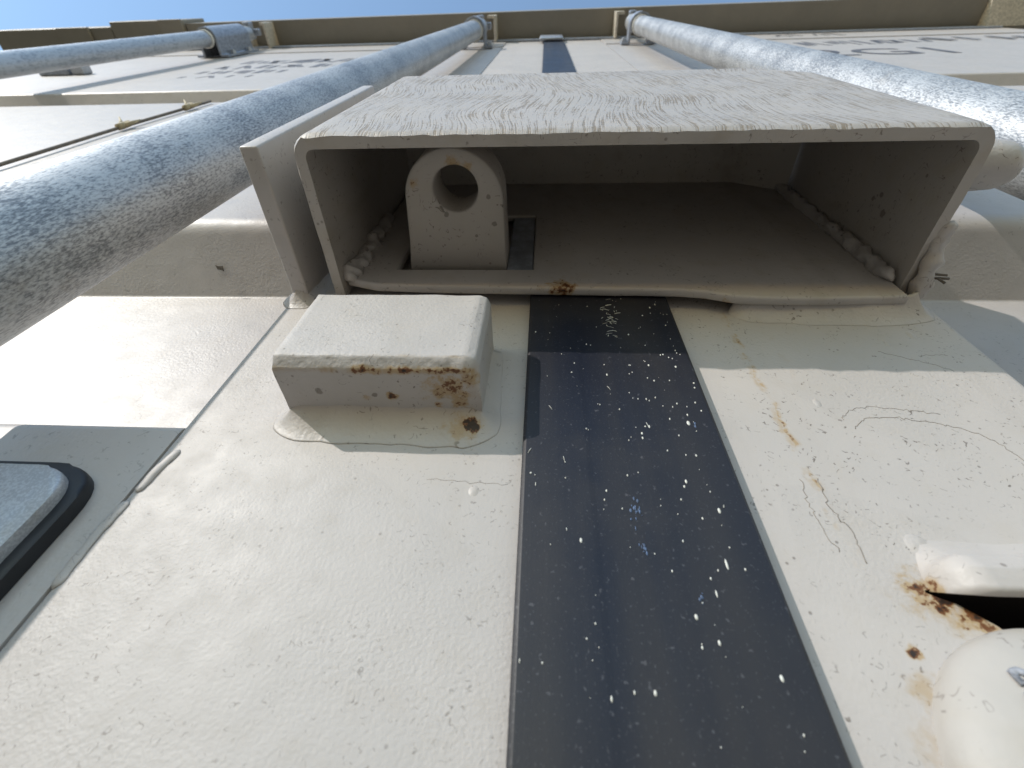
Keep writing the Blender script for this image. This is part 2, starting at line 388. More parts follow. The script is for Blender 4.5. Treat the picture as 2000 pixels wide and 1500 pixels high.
stile('door_stile', XG1-6, XR, dr, 'frame_right', cut=fillet([(81.5, 52.2), (90, 52.6), (150, 54), (150, 30), (100, 37), (93, 45.5), (88, 49.5)], 1.0, 3, True))
for (x0, x1, p) in ((-1180, XL-0.5, dl), (XR+0.5, 1240, dr)):
    bm = bmesh.new(); box(bm, x0, x1, -1.5, 40, 1490, 1659, 1.0); obj('top_rail_plate', bm, 'panel', p)
# raised paint ridges along the left stile edge, paint runs and hairlines on the right stile
bm = bmesh.new()
bead(bm, [(-109.5, -0.1, 44), (-109.6, -0.2, 58.4), (-108.6, -0.2, 68)], 1.3, 10, 0.3, (1, 0.35), 0.3)
bead(bm, [(-108.2, -0.2, 70.5), (-107.6, -0.2, 78), (-105.8, -0.1, 86)], 1.3, 10, 0.3, (1, 0.5), 0.3)
obj('paint_ridge', bm, 'frame_left', dl, True)
bm = bmesh.new()
def hair(pts, r=0.22):
    r *= 0.55
    p = [Vector(q) for q in lerp_path(pts, 9)]
    p = [q+Vector((noise.noise(q*0.7)*0.9+noise.noise(q*2.3)*0.4, 0, noise.noise(q*0.7+Vector((9, 3, 1)))*0.9+noise.noise(q*2.3+Vector((4, 4, 4)))*0.4)) for q in p]
    tube(bm, [tuple(q) for q in p], r, 6, (1, 0.7))
hair([(91, 0, 104.5), (95, 0, 109), (101.7, 0, 110.6), (112, 0, 109.5), (120.8, 0, 108)])
hair([(93, 0, 101), (98, 0, 105.5), (106, 0, 106.2), (116, 0, 104.5), (124, 0, 101.5), (129, 0, 97.5), (131.6, 0, 90), (135, 0, 80)], 0.26)
hair([(69.5, 0, 80.8), (68.4, 0, 73.5), (68.6, 0, 68.3), (69.6, 0, 60.3)], 0.24)
hair([(73.8, 0, 82), (73.1, 0, 72.9), (75, 0, 66), (74.6, 0, 58)], 0.30)
hair([(120, 0, 140), (127, 0, 136.5), (134, 0, 133), (139, 0, 129)], 0.18)
hair([(132, 0, 138), (142, 0, 138.5)], 0.15)
hair([(-30, 0, 78), (-21, 0, 77.4), (-8, 0, 77)], 0.15)
obj('paint_crack', bm, 'crack', dr, True, kind='stuff')
bm = bmesh.new()
def drop(bm, x, y, z, rx, rz, h):
    c = bm.verts.new(W(x, y-h, z)); n = 12
    r1 = [bm.verts.new(W(x+rx*0.7*math.cos(6.2832*k/n), y-h*0.75, z+rz*0.7*math.sin(6.2832*k/n))) for k in range(n)]
    r2 = [bm.verts.new(W(x+rx*math.cos(6.2832*k/n), y+0.05, z+rz*math.sin(6.2832*k/n))) for k in range(n)]
    for k in range(n):
        bm.faces.new((c, r1[k], r1[(k+1) % n])); bm.faces.new((r1[k], r2[k], r2[(k+1) % n], r1[(k+1) % n]))
bm.free()
for q, p in (((137.4, 150.6, 1.5, 3.2, 0.35), dr), ((87, 112, 1.2, 2.2, 0.25), dr), ((88.5, 63, 3.0, 3.2, 0.35), dr), ((126, 145, 1.4, 2.4, 0.3), dr), ((-17, 74.5, 1.5, 2.0, 0.2), dl)):
    bm = bmesh.new(); drop(bm, q[0], 0, q[1], q[2], q[3], q[4]); obj('paint_run', bm, 'weld', p, True)
# small marks on the panels
bm = bmesh.new(); c0 = Vector((-196, 23.2, 251)); e1 = Vector((1, 0, 0)); e2 = Vector((0, -0.804, 0.595))
pts = [(-2.6, 2.0), (-0.5, 1.2), (2.0, 1.3), (2.8, -1.8), (1.5, -1.2), (-1.2, -0.6)]
vv = [bm.verts.new(W(*(c0+e1*a+e2*b+Vector((0, -0.9, -0.9))))) for a, b in pts]; bm.faces.new(vv)
r = bmesh.ops.extrude_face_region(bm, geom=bm.faces[:]); bmesh.ops.translate(bm, verts=[v for v in r['geom'] if isinstance(v, bmesh.types.BMVert)], vec=(0, -0.0004, -0.0004))
obj('dark_chip', bm, 'twig', dl)

# stencil lettering, worn: strokes on the leaf, seen almost edge-on
def flat_text(name, body, size, x, z, parent, mat='ink'):
    cu = bpy.data.curves.new(name, 'FONT'); cu.body = body; cu.size = size/1000; cu.extrude = 0.0002
    to = bpy.data.objects.new(name, cu); S.collection.objects.link(to)
    dg = bpy.context.evaluated_depsgraph_get(); me = bpy.data.meshes.new_from_object(to.evaluated_get(dg))
    bpy.data.objects.remove(to)
    me.transform(Matrix.Translation(W(x, 0.1, z)) @ Matrix.Rotation(math.radians(90), 4, 'X'))
    o = bpy.data.objects.new(name, me); S.collection.objects.link(o); me.materials.append(M[mat])
    o.parent = parent; o.matrix_parent_inverse = Matrix.Translation(-parent.location)
    return o
flat_text('lettering', '22G1', 165, 432, 1090, dr)
def strokes(name, parent, rows, mat='ink', y=0.2):
    for (x0, x1, z0, z1, n, wd) in rows:
        for i in range(n):
            bm = bmesh.new()
            x = x0+(x1-x0)*(i+random.uniform(-0.2, 0.2))/max(1, n-1); a = z0+random.uniform(0, 0.3)*(z1-z0); b = z1-random.uniform(0, 0.3)*(z1-z0)
            s = random.choice((0, 0, wd*1.5, -wd*1.5)); w_ = wd*random.uniform(0.6, 1.3)
            prism(bm, [(x, a), (x+w_, a), (x+w_+s, b), (x+s, b)], y, y+0.6, 'y')
            obj(name, bm, mat, parent)
strokes('worn_marking', dr, [(585, 850, 1300, 1410, 13, 13)])
strokes('worn_marking', dr, [(605, 770, 1545, 1620, 6, 12), (905, 1130, 1320, 1420, 5, 14)], y=-1.9)
strokes('worn_marking', dl, [(-690, -400, 1215, 1300, 16, 16), (-700, -420, 1120, 1190, 13, 14), (-690, -520, 1040, 1100, 8, 12), (-690, -560, 985, 1020, 5, 10)])

# ------------------------------------------------------------------ door seal
sg = thing('door_gasket', 'long flat black rubber seal flecked with white paint between the two doors', 'rubber seal', (23.5, 0, -850))
bm = bmesh.new()
gp = fillet([(XG0, 6), (XG0, -3.4), (XG0+1, -4.0), (13, -4.06), (14.5, -3.96), (25, -3.95), (28, -4.05), (36, -4.0), (XG1-1, -4.0), (XG1, -3.4), (XG1, 6)], [0, .6, .6, .4, .4, .4, .4, .4, .6, .6, 0], 4)
prism(bm, gp, -850, 1660, 'z'); obj('seal_strip', bm, 'rubber', sg, True, ang=30)
bm = bmesh.new(); box(bm, -1170, -6, -6, -0.5, 1640, 1676, 2); obj('top_seal', bm, 'steel', sg)
bm = bmesh.new(); box(bm, 53, 1230, -6, -0.5, 1640, 1676, 2); obj('top_seal', bm, 'steel', sg)
bm = bmesh.new(); box(bm, -16, 50, -14, -4.3, 1560, 1672, 5, 3); obj('seal_corner', bm, 'steel', sg, True, ang=40)
HERO = [(43.7,67.9,.7,1.3),(41.4,54.1,.55,2.1),(32.1,42.5,.75,1.0),(35.3,37.8,.55,.9),(10.1,58.6,.7,1.1),(21.6,28.8,.55,.8),(13.7,27.5,.4,.9),(29.3,52.0,.4,.5),(43.3,97.7,1.0,1.5),(37.8,76.4,.6,1.0),(37.0,74.8,.5,.7),(37.4,47.4,.35,1.3),(20.6,67.6,.35,.4),(17.9,28.7,.35,.6),(11.9,40.3,.35,.5),(-2.9,32.9,.25,.7),(3.1,57.3,.25,.4),(6.9,61.4,.22,.8),(17.3,72.8,.4,.6),(45.3,124.3,.7,.8),(36.5,124.9,.6,.8),(44,129.4,.4,.5),(30,124.8,.4,.5),(29.4,120.1,.4,.5),(35,118.1,.4,.5),(36.9,116.8,.6,.6),(41.8,117,.4,.5),(49.2,115.9,.6,.6),(48.9,113.6,.5,.6),(11.7,125.5,.5,.6),(10.6,120.5,.5,.5),(21.7,124.9,.4,.4),(-1.8,144.4,.5,.6),(16.5,136.8,.4,.5),(37.2,136.5,.4,.4),(42.4,131.1,.5,.6),(41.5,130.8,.4,.6),(39.4,156.5,.6,.6),(46.9,149.7,.5,.5),(32.9,107.8,.4,.8),(33.7,107.1,.3,.6),(35.8,108.6,.4,.6),(30.4,107.8,.4,.5),(18.5,104.9,.3,.4),(24.2,103,.4,.5),(13.7,94.5,.4,.5),(31.8,95.9,.5,1.1),(29.3,93.1,.6,.8),(29.2,91.3,.5,.9),(38.3,99.2,.4,.7),(41.8,106,.45,.6),(44.5,104.7,.3,.4),(43.8,101.1,.4,.8),(47.4,106.6,.5,.6),(48.3,103,.4,.6),(35.2,86.8,.4,.5),(39.8,85.4,.35,.5),(42.5,85.3,.45,.7),(7.2,81.8,.3,.4),(7.1,76.5,.3,.5),(23.2,77.9,.35,.6),(43,73.4,.3,.4),(-1.9,77.8,.6,.5),(-.8,77.2,.3,.3),(-.6,74.2,.25,1.0),(35.3,70.8,.3,.5),(45.1,128.8,.4,.4),(39.5,92.6,.4,.5),(10.8,33.6,.2,.3),(12.2,35.9,.2,.3)]
bm = bmesh.new()
rs = random.Random(3)
for (x, z, a, b) in HERO: drop(bm, x, -4.0, z, a*0.52, b*0.66, 0.22)
for i in range(90):
    z = 12+160*rs.random()**0.75; x = XG0+2+(XG1-XG0-4)*(rs.random()**0.6)
    a = rs.uniform(0.06, 0.2)*(1.6 if rs.random() < 0.12 else 1); drop(bm, x, -4.05, z, a, a*rs.uniform(1, 2.2), 0.14)
for i in range(34):          # pale scuff below the lock box
    x = rs.gauss(27, 1.6); z = rs.uniform(140, 170); a = rs.uniform(-0.9, 0.9)
    tube(bm, [(x-a*1.4, -4.1, z-0.5), (x, -4.15, z), (x+a*1.6, -4.1, z+0.3)], rs.uniform(0.05, 0.13), 5)
for i in range(5):
    x = rs.uniform(-3, 45); z = rs.uniform(70, 140); a = rs.uniform(-1.5, 1.5); tube(bm, [(x, -4.1, z), (x+a*0.5, -4.15, z+1), (x+a, -4.1, z+1.8)], 0.08, 5)
obj('paint_spatter', bm, 'fleck', sg, True, kind='stuff')
bm = bmesh.new()
for (cx, cz, sx, sz, n) in ((24.0, 66.5, .8, 2.4, 18), (24.0, 57, .4, .7, 9), (34, 46.5, .3, 1.0, 6), (45.5, 97.5, .5, 1.0, 4)):
    for i in range(n): drop(bm, rs.gauss(cx, sx), -4.05, rs.gauss(cz, sz), rs.uniform(.1, .35), rs.uniform(.15, .6), 0.1)
obj('blue_scuff', bm, 'blue', sg, True, kind='stuff')

# ------------------------------------------------------------------ lock box (welded to the right leaf, open below)
BX0, BX1, BY, BZ0, BZ1 = -90, 148, -65.5, 174, 323
lb = thing('lock_box', 'cream steel lock box open at the bottom, brush-painted face, spanning the black seal', 'lock box', (30, 0, 174))
def ztop(x): return BZ1 if x < 116 else BZ1-(x-116)*30/31
def channel_pts(o):      # outline in x,y of a U channel, inset by o
    r = max(2.5, 8.5-o)
    return fillet([(BX0+o, -1.0), (BX0+o, BY+o), (BX1-o, BY+o), (BX1-o, -1.0)], [0, r, r, 0], 6)
outer = channel_pts(0); inner = channel_pts(5)
def dense(pts, step=3.5):
    out = []
    for a, b in zip(pts, pts[1:]):
        n = max(1, int((Vector(b)-Vector(a)).length/step))
        for k in range(n): out.append(tuple(Vector(a).lerp(Vector(b), k/n)))
    return out+[pts[-1]]
def resamp(pts, n):
    L = [0]
    for a, b in zip(pts, pts[1:]): L.append(L[-1]+(Vector(b)-Vector(a)).length)
    out = []; j = 0
    for i in range(n):
        t = L[-1]*i/(n-1)
        while j < len(L)-2 and L[j+1] < t: j += 1
        u = (t-L[j])/max(1e-9, L[j+1]-L[j]); out.append(tuple(Vector(pts[j]).lerp(Vector(pts[j+1]), min(1, u))))
    return out
# match outer and inner by corner segments so that the wall stays square
def seg_pts(pts_key):
    o = pts_key; r = max(2.5, 8.5-o); A = []
    x0, x1, y = BX0+o, BX1-o, BY+o
    for k in range(15): A.append((x0, -1.0+(y+r+1.0)*k/14))
    for k in range(1, 7): a = math.pi/2*k/6; A.append((x0+r-r*math.cos(a), y+r-r*math.sin(a)))
    for k in range(1, 61): A.append((x0+r+(x1-x0-2*r)*k/60, y))
    for k in range(1, 7): a = math.pi/2*k/6; A.append((x1-r+r*math.sin(a), y+r-r*math.cos(a)))
    for k in range(1, 15): A.append((x1, y+r+(-1.0-y-r)*k/14))
    return A
outer, inner = seg_pts(0), seg_pts(5)
bm = bmesh.new()
N = len(outer)
def zrow(p, u, z0): return z0+(ztop(p[0])-z0)*u
rows = [0, 0.012, 0.03, 0.2, 0.5, 0.8, 1.0]
def jag(p, s): q = Vector((p[0]*0.16, p[1]*0.16, s)); return noise.noise(q)*0.9+noise.noise(q*3.3)*0.5
Vo = [[bm.verts.new(W(p[0], p[1], zrow(p, u, BZ0+jag(p, 1.0)))) for p in outer] for u in rows]
Vi = [[bm.verts.new(W(p[0], p[1], zrow(p, u, BZ0+0.4*jag(p, 7.0)))) for p in inner] for u in rows]
# soft burr along the outer bottom edge
for i, p in enumerate(outer):
    q = Vector((p[0]*0.22, p[1]*0.22, 4)); k = noise.noise(q)*0.5
    nrm = Vector((0, 1, 0)) if abs(p[1]-BY) < 1 else Vector((1 if p[0] < 0 else -1, 0, 0))
    Vo[0][i].co += nrm*(1.1+k)/1000; Vo[1][i].co += nrm*(0.15-k*0.6)/1000
    k2 = noise.noise(Vector((p[0]*0.08, p[1]*0.08, 11)))
    if p[0] < BX0+2 and -60 < p[1] < -40: Vo[0][i].co.x += max(0, k2)*0.002
fr = bmesh.new()
for Vs in (Vo, Vi):
    for a, b in zip(Vs, Vs[1:]):
        for i in range(N-1): bm.faces.new((a[i], a[i+1], b[i+1], b[i]))
for i in range(N-1):
    bm.faces.new((Vo[0][i], Vo[0][i+1], Vi[0][i+1], Vi[0][i])); bm.faces.new((Vo[-1][i], Vo[-1][i+1], Vi[-1][i+1], Vi[-1][i]))
for i in (0, N-1):
    for j in range(len(rows)-1): bm.faces.new((Vo[j][i], Vo[j+1][i], Vi[j+1][i], Vi[j][i]))
sh = obj('channel_shell', bm, 'box', lb, True, ang=50)
sh.data.materials.append(M['box_front'])
for p in sh.data.polygons:
    if p.normal.y < -0.55 and p.center.y < (BY+2.2)/1000: p.material_index = 1
# back plate with the slot for the lug, bridging over the seal
bm = bmesh.new()
bot = [(-84, 178), (-70, 173), (-40, 171.5), (0, 170.5), (30, 170), (55, 169.5), (66, 168), (74, 165), (82, 163.5), (110, 163), (141, 165)]
SX0, SX1, SZ0, SZ1 = -64, -3.6, 187, 252
outl = [(x+0.0, z) for x, z in lerp_path([(a, b, 0) for a, b in bot], 3) for _ in (0,)] if False else [(q[0], q[1]+0.5*noise.noise(Vector((q[0]*0.15, 0, 3)))) for q in lerp_path([(a, b, 0) for a, b in bot], 3)]
outl += [(141, 300), (116, 308), (-84, 308)]
hol = [(SX0, SZ0), (SX1, SZ0), (SX1, SZ1), (SX0, SZ1)]
rg = []
for y in (-8.5, -4.6):
    a = [bm.verts.new(W(p[0], y, p[1])) for p in outl]; b = [bm.verts.new(W(p[0], y, p[1])) for p in hol]; rg.append((a, b))
    es = [bm.edges.new((l[i], l[(i+1) % len(l)])) for l in (a, b) for i in range(len(l))]
    bmesh.ops.triangle_fill(bm, use_beauty=True, use_dissolve=False, edges=es)
for j in (0, 1):
    a, b = rg[0][j], rg[1][j]
    for i in range(len(a)): bm.faces.new((a[i], a[(i+1) % len(a)], b[(i+1) % len(a)], b[i]))
bmesh.ops.recalc_face_normals(bm, faces=bm.faces)
ee = [e for e in bm.edges if e.is_manifold and e.calc_face_angle(0) > 1.0 and abs(e.verts[0].co.y-e.verts[1].co.y) < 1e-6]
bmesh.ops.bevel(bm, geom=ee, offset=0.0011, segments=3, profile=0.5, affect='EDGES')
obj('back_plate', bm, 'back_plate', lb, True, ang=40)
bm = bmesh.new(); prism(bm, [(-84.9, 307), (116, 307), (141.9, 288), (141.9, 293), (117, 312), (-84.9, 312)], -59.9, -1, 'y'); obj('top_cap', bm, 'box', lb)
# welds inside and outside
bm = bmesh.new(); bead(bm, [(-83, -8.5, 176), (-82.5, -9, 190), (-84, -8, 206), (-83, -8.5, 222), (-84, -8, 250)], 3.8, 14, 0.9, None, 0.2); roughen(bm, 1.1, 0.25, 0.3)
obj('weld_bead', bm, 'weld', lb, True)
bm = bmesh.new(); bead(bm, [(139.5, -10, 175), (140, -9.5, 230), (140, -9.5, 304)], 3.0, 22, 0.8, (0, 0.9), 0.22); roughen(bm, 0.9, 0.30, 0.25)
obj('weld_bead', bm, 'weld', lb, True)
bm = bmesh.new(); bead(bm, [(-70, -58, 305.5), (40, -58, 305.5), (112, -58, 305.5)], 3, 16, 0.5); obj('weld_bead', bm, 'weld', lb, True)
bm = bmesh.new(); skirt(bm, [(76, 166.5, -0.5, -1, 3, 5.5), (82, 166, 0, -1, 8, 7.5), (110, 165.5, 0, -1, 9.5, 7.8), (140, 166, 0, -1, 9.5, 7.8), (146.5, 167, 0.75, -0.75, 8, 8), (148, 171, 1, -0.1, 7, 7), (148, 200, 1, 0, 5, 5), (148, 290, 1, 0, 5, 5)])
obj('weld_bead', bm, 'weld', lb, True)
bm = bmesh.new(); bead(bm, [(148.5, -34, 174.5), (148, -20, 173.5), (148.5, -3, 171)], 3.0, 14, 0.6, None, 0.15); roughen(bm, 0.9, 0.2, 0.2)
obj('weld_bead', bm, 'weld', lb, True)
bm = bmesh.new(); lathe(bm, [(9, -2), (9.2, 20), (8.7, 26), (7, 30), (4, 32.5), (0.5, 33.3)], (147, -46, 199), 'x', 28); obj('side_stub', bm, 'weld', lb, True, ang=50)
bm = bmesh.new()
for pts in ([(148.2, -14, 172.4), (153, -13, 174), (157, -13, 173)], [(149, -12, 172.5), (152, -13, 170.5), (153, -12.5, 167.5)], [(152, -13, 170.6), (156, -13, 170.2)]): tube(bm, pts, 0.5, 6)
obj('dry_twig', bm, 'twig', lb, True)

# ------------------------------------------------------------------ lug in the box
lg = thing('lock_lug', 'cream round-ended steel lug with a round hole inside the lock box', 'lock lug', (-36, 0, 191))
bm = bmesh.new(); LC = (-36.2, -36.5); LR = 20.2; HC = (-35.2, -41.2); HR = 9.1
nseg = 40; out = []; hole = []
for k in range(nseg):
    a = math.pi*(k/(nseg-1)); out.append((LC[0]+LR*math.cos(a), LC[1]-LR*math.sin(a)))
out = [(LC[0]+LR+0.6, -1)]+[(LC[0]+LR+0.3, -20)]+out+[(LC[0]-LR-1.2, -20), (LC[0]-LR-3.5, -1)]
hole = [(HC[0]+HR*math.cos(2*math.pi*k/40), HC[1]+HR*math.sin(2*math.pi*k/40)) for k in range(40)]
def inset(pts, d):
    n = len(pts); r = []
    for i, p in enumerate(pts):
        a = Vector(pts[i-1]); b = Vector(pts[(i+1) % n]); t = (b-a).normalized(); r.append((p[0]+t.y*d, p[1]-t.x*d))
    return r
def area(p): return sum(p[i-1][0]*p[i][1]-p[i][0]*p[i-1][1] for i in range(len(p)))
def loop(pts, z): return [bm.verts.new(W(p[0], p[1], z)) for p in pts]
zl0, zl1 = 191, 210
so_ = -1 if area(out) > 0 else 1; sh_ = 1 if area(hole) > 0 else -1
LV = []
for z, d in ((zl0, 0.8), (zl0+0.35, 0.25), (zl0+0.9, 0.0), (zl1, 0.0)):
    LV.append((loop(inset(out, so_*d), z), loop(inset(hole, sh_*d), z)))
for (a, b) in (LV[0], LV[-1]):
    es = [bm.edges.new((l[i], l[(i+1) % len(l)])) for l in (a, b) for i in range(len(l))]
    bmesh.ops.triangle_fill(bm, use_beauty=True, use_dissolve=False, edges=es)
for (A, B) in zip(LV, LV[1:]):
    for j in (0, 1):
        a, b = A[j], B[j]
        for i in range(len(a)): bm.faces.new((a[i], a[(i+1) % len(a)], b[(i+1) % len(a)], b[i]))
obj('lug_plate', bm, 'lug', lg, True, ang=35)
bm = bmesh.new(); box(bm, -15.4, -3.8, -7.6, -0.3, 187.6, 251, 0.8); obj('side_shim', bm, 'steel', lg)

# ------------------------------------------------------------------ guard plate left of the box
gd = thing('guard_plate', 'upright cream steel plate edge-on beside the left side of the lock box', 'steel plate', (-104.5, 0, 173))
bm = bmesh.new(); box(bm, -108, -101, -62, -0.2, 173, 318, 0.9, 3); obj('plate', bm, 'guard', gd, True, ang=40)
bm = bmesh.new(); skirt(bm, [(-108, 316, -1, 0, 4, 4), (-108, 180, -1, 0, 4.5, 4.5), (-107.8, 174, -1, -0.3, 5.5, 6), (-106, 173.2, -0.3, -1, 7.5, 7.5), (-103, 173.2, 0.3, -1, 7.5, 7), (-101.2, 174, 1, -0.3, 5, 5), (-101, 200, 1, 0, 3, 3), (-101, 316, 1, 0, 3, 3)])
obj('weld_bead', bm, 'weld', gd, True)

# ------------------------------------------------------------------ welded block
bk = thing('steel_block', 'rust-edged cream steel block welded to the left door below the lock box', 'steel block', (-47, 0, 100))
bm = bmesh.new(); box(bm, -77.5, -17.2, -22.5, -0.2, 100.6, 139)
def pick(fn): return [e for e in bm.edges if all(fn(Vector((v.co.x*1000, v.co.y*1000, v.co.z*1000-H))) for v in e.verts)]
bmesh.ops.bevel(bm, geom=pick(lambda p: p.y < -20 and p.x > -20), offset=0.0034, segments=2, profile=0.5, affect='EDGES')
bmesh.ops.bevel(bm, geom=pick(lambda p: p.y < -18.5 and p.z < 101), offset=0.0030, segments=1, profile=0.5, affect='EDGES')
bmesh.ops.bevel(bm, geom=[e for e in bm.edges if e.is_manifold and e.calc_face_angle(0) > 0.5 and max(v.co.y for v in e.verts) < -0.001], offset=0.0005, segments=2, profile=0.5, affect='EDGES')
bmesh.ops.triangulate(bm, faces=bm.faces)
for _ in range(5): bmesh.ops.subdivide_edges(bm, edges=[e for e in bm.edges if e.calc_length() > 0.0026], cuts=1); bmesh.ops.triangulate(bm, faces=[f for f in bm.faces if len(f.verts) > 3])
for v in bm.verts:
    p = Vector((v.co.x*1000, v.co.y*1000, v.co.z*1000-H)); edge = min(1.0, max(0.0, 1-abs(p.z-102)/3))
    v.co += (noise.noise_vector(p*0.09)*0.28+noise.noise_vector(p*0.5)*(0.06+0.16*edge))/1000
    if p.x > -30 and p.z < 104: v.co.z += max(0, noise.noise(p*0.25))*0.0009
obj('block', bm, 'block', bk, True, ang=38)
bm = bmesh.new(); skirt(bm, [(-77.5, 112, -1, 0, 3, 2.5), (-77.3, 103, -1, -0.15, 6, 5), (-76.8, 100.8, -0.75, -0.75, 8, 6), (-73, 100.6, 0, -1, 10.5, 6.5), (-45, 100.6, 0, -1, 11, 6.5), (-22, 100.6, 0, -1, 11.5, 6.5), (-17.8, 100.8, 0.75, -0.75, 8, 6), (-17.3, 104, 1, -0.1, 5.5, 5), (-17.2, 120, 1, 0, 4.5, 4), (-17.2, 137, 1, 0, 4.5, 4)])
obj('weld_bead', bm, 'block_weld', bk, True)

# ------------------------------------------------------------------ locking bars
def bar(label, x, y, z0, z1, mat, zc, ln, r=19.5):
    t = thing('locking_bar', label, 'locking bar', (x, y, z0), 'galvanised locking bars')
    bm = bmesh.new(); p = [(x, y, z0+(z1-z0)*k/40) for k in range(41)]; tube(bm, p, r, 64); obj('bar_tube', bm, mat, t, True, ang=50)
    # clamp: strap over the bar with two feet on the door
    bm = bmesh.new(); R0, R1 = r+2.5, r+7.5; o_, i_ = [], []
    for k in range(25):
        a = math.pi*k/24; o_.append((x+R1*math.cos(a), y-R1*math.sin(a))); i_.append((x+R0*math.cos(a), y-R0*math.sin(a)))
    o_ = [(x+R1+16, -1.6), (x+R1+16, -6), (x+R1+2, -6), (x+R1, -8)]+o_+[(x-R1, -8), (x-R1-2, -6), (x-R1-16, -6), (x-R1-16, -1.6)]
    i_ = [(x+R0, -1.6)]+i_+[(x-R0, -1.6)]
    prism(bm, o_+i_[::-1], zc, zc+ln, 'z'); cl = obj('clamp', bm, 'steel', t, True, ang=35)
    for s in (-1, 1):
        for zz in ((zc+ln/2,) if ln < 60 else (zc+ln*0.25, zc+ln*0.75)):
            bm = bmesh.new(); lathe(bm, [(8, -1.0), (8, -6), (5, -6), (5, -9.5)], (x+s*(R1+9), -5, zz), 'y', 6); obj('bolt', bm, 'galv_plate', cl)
    bm = bmesh.new(); tube(bm, [(x, y, zc-9), (x, y, zc-1)], r+2.3, 40); obj('bush', bm, 'bush', t, True, ang=50)
    bm = bmesh.new(); tube(bm, [(x, y, zc-1), (x, y, zc+3)], r+3.6, 40); obj('washer', bm, 'dark_steel', t, True, ang=50)
    bm = bmesh.new(); box(bm, x-9, x+9, y-26, y+14, z1-2, z1+26, 3); box(bm, x+9, x+30, y-10, y+6, z1+4, z1+20, 3); obj('cam', bm, 'steel', t)
    return t
bar('thick mottled galvanised locking bar rising left of the lock box', -177.9, -38.4, -800, 1585, 'galv', 1440, 34, 20.3)
bar('galvanised locking bar rising behind the right end of the lock box', 232.6, -38.7, -800, 1585, 'galv', 1440, 34)
bar('farthest galvanised locking bar, crossing the upper left corner under a long clamp', -843.5, -39.5, -800, 1600, 'galv_far', 1390, 165, 17)

# ------------------------------------------------------------------ header beam above the doors
hd = thing('door_header', 'brown-shaded cream header beam along the top against the sky', 'header beam', (0, 60, 1690))
HZ = 1690
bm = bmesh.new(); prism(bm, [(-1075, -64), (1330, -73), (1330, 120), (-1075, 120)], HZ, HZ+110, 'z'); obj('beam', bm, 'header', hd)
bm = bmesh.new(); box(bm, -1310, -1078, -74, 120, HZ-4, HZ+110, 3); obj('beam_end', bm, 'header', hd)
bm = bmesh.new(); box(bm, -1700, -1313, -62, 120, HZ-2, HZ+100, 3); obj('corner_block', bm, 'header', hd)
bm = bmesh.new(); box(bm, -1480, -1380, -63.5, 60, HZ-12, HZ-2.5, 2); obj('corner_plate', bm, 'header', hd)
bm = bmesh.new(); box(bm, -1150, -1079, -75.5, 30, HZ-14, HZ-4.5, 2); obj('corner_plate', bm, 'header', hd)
bm = bmesh.new(); prism(bm, [(-64, HZ-1), (-64, HZ-10), (-6, HZ-40), (-3, HZ-1)], 1195, 1290, 'x'); obj('gusset', bm, 'keeper', hd)
for x in (-177.9, 232.6, -843.5):
    s = -1 if x > 0 else 1
    for n_, b_ in enumerate(((x+s*36-3, x+s*36+3, -62, -3, HZ-62, HZ-1), (min(x+s*14, x+s*33), max(x+s*14, x+s*33), -62, -55, HZ-40, HZ-1), (x-s*30-3, x-s*30+3, -58, -3, HZ-40, HZ-1))):
        bm = bmesh.new(); box(bm, *b_, 1); obj('keeper_jaw', bm, 'keeper', hd)

# ------------------------------------------------------------------ small hardware
dm = thing('domed_rivet', 'cream domed rivet head with worn dark marks under the rusty hood', 'rivet', (97, 0, 18))
bm = bmesh.new(); prof = [(29.2, 0.5), (29, -1.5)]
for k in range(1, 15): a = math.pi/2*k/15; prof.append((29*math.cos(a)**0.8, -1.5-10*math.sin(a)))
lathe(bm, prof+[(0.3, -11.5)], (96.5, 0, 15), 'y', 64); roughen(bm, 0.35, 0.08); obj('dome', bm, 'dome', dm, True, ang=60)
bm = bmesh.new()
def domey(x, z):
    r = min(1, math.hypot(x-96.5, z-15)/29); return -1.5-10*math.sqrt(max(0, 1-r**2.3))-0.35
rs = random.Random(11)
for (x, z, pts) in ((82.5, 31.5, [(0, 0), (2.0, 0.6), (2.6, 2.4), (1.4, 3.4), (0, 3.0), (0, 0)]), (81.5, 28.6, [(0, 0), (1.6, 0.2), (1.8, 1.6), (0.4, 1.8), (0, 0)]), (80.7, 26.2, [(0, 1.4), (0.4, 0.2), (1.8, 0), (2.6, 0.9)]), (80.0, 24.2, [(0, 0.8), (1.0, 0.2), (2.6, 0)])):
    tube(bm, [(x+a, domey(x+a, z+b), z+b) for a, b in lerp_path([Vector((p[0], p[1], 0)) for p in pts], 4) for a, b in [(a, b)]] if False else [(x+q[0], domey(x+q[0], z+q[1]), z+q[1]) for q in lerp_path([(p[0]*0.8, p[1]*0.7, 0) for p in pts], 4)], 0.75, 6, (1, 0.5))
obj('worn_stamp', bm, 'stamp', dm, True)
hp = thing('seal_hood', 'cream hood plate over a dark rusty slot at the lower right', 'hood plate', (120, 0, 56))
bm = bmesh.new()
prof = fillet([(0.6, 66), (-0.6, 62), (-3, 58.5), (-7.2, 56.8), (-8.4, 53.5), (-8.0, 49.0), (-6.0, 48.2), (-5.0, 49.5), (-1.0, 53.0), (0.6, 54.0)], [0, 3, 3, 2.2, 1.6, 1.5, 1.5, 1.0, 1.0, 0], 5)
xs_ = [84.5+0.0, 86, 88.5, 92]+[96+5*k for k in range(18)]
ringv = []
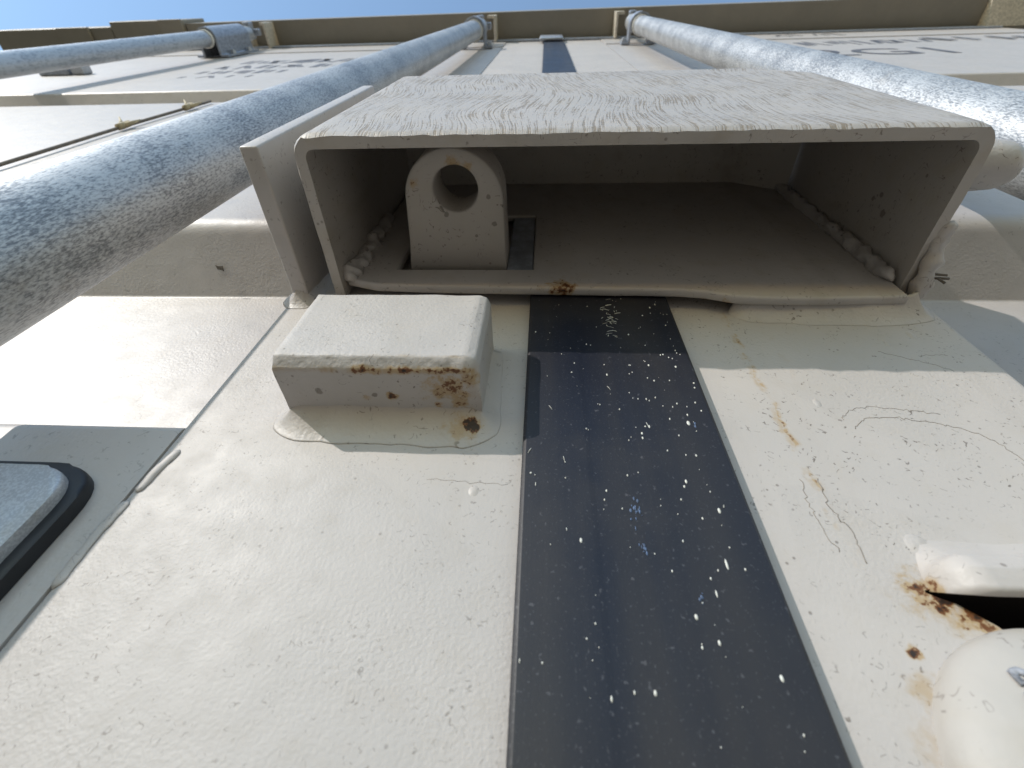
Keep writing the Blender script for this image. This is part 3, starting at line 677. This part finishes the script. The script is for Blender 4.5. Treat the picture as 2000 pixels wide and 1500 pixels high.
for x in xs_:
    u = min(1, (x-84.5)/4.0); u = math.sin(u*math.pi/2)
    ringv.append([bm.verts.new(W(x, 0.6+(y-0.6)*max(0.03, u), 54+(z-54)*(0.35+0.65*u)+0.8*noise.noise(Vector((x*0.09, y*0.1, 2)))+(x-84)*0.012)) for y, z in prof])
for a, b in zip(ringv, ringv[1:]):
    for i in range(len(prof)-1): bm.faces.new((a[i], a[i+1], b[i+1], b[i]))
    bm.faces.new((a[-1], a[0], b[0], b[-1]))
bm.faces.new(ringv[0]); bm.faces.new(ringv[-1][::-1])
obj('hood', bm, 'hood', hp, True, ang=70)

pd = thing('padded_bracket', 'grey galvanised plate on a black rubber pad at the left edge', 'bracket', (-165, 0, 5))
def rrect(x0, x1, z0, z1, r): return fillet([(x0, z0), (x1, z0), (x1, z1), (x0, z1)], r, 8, True)
bm = bmesh.new(); prism(bm, rrect(-215, -119.5, 8, 77.5, 15), -3.2, 0.4, 'y')
bmesh.ops.bevel(bm, geom=[e for e in bm.edges if e.verts[0].co.y < -0.003 and e.verts[1].co.y < -0.003], offset=0.0014, segments=3, profile=0.5, affect='EDGES'); obj('rubber_pad', bm, 'rubber_pad', pd, True, ang=40)
bm = bmesh.new(); prism(bm, rrect(-209, -123.2, 11, 74.2, 12), -6.2, -3.1, 'y')
bmesh.ops.bevel(bm, geom=[e for e in bm.edges if e.verts[0].co.y < -0.006 and e.verts[1].co.y < -0.006], offset=0.0012, segments=3, profile=0.5, affect='EDGES'); obj('plate', bm, 'galv_plate', pd, True, ang=40)

cb = thing('seal_wire', 'thin brown wire with two twisted ties running up the left door panel', 'wire', (-458, 0, 272))
bm = bmesh.new(); tube(bm, lerp_path([(-459, -2.0, 275), (-457, -3.0, 400), (-459, -2.5, 545), (-451, -2.5, 700)], 6), 1.6, 8); obj('wire', bm, 'cable', cb, True)
for z in (545, 655):
    bm = bmesh.new(); x = -458 if z < 600 else -452
    tube(bm, [(x, -3, z-8), (x-5, -6, z+2), (x-9, -10, z+7)], [2.8, 1.8, 0.5], 8); tube(bm, [(x, -3, z-5), (x+6, -5, z+5), (x+9, -6, z+14)], [2.8, 1.8, 0.5], 8); tube(bm, [(x, -3.5, z-12), (x, -4, z+6)], 3.2, 10)
    obj('wire_tie', bm, 'tie', cb, True)
hc = thing('handle_clip', 'small dark clip on the left door panel below the farthest bar', 'clip', (-960, 0, 1080))
bm = bmesh.new(); box(bm, -1040, -975, -14, 0.3, 1080, 1096, 2); obj('clip_plate', bm, 'steel', hc)
bm = bmesh.new(); box(bm, -972, -945, -18, 0.3, 1084, 1110, 3); obj('clip_end', bm, 'galv_plate', hc)
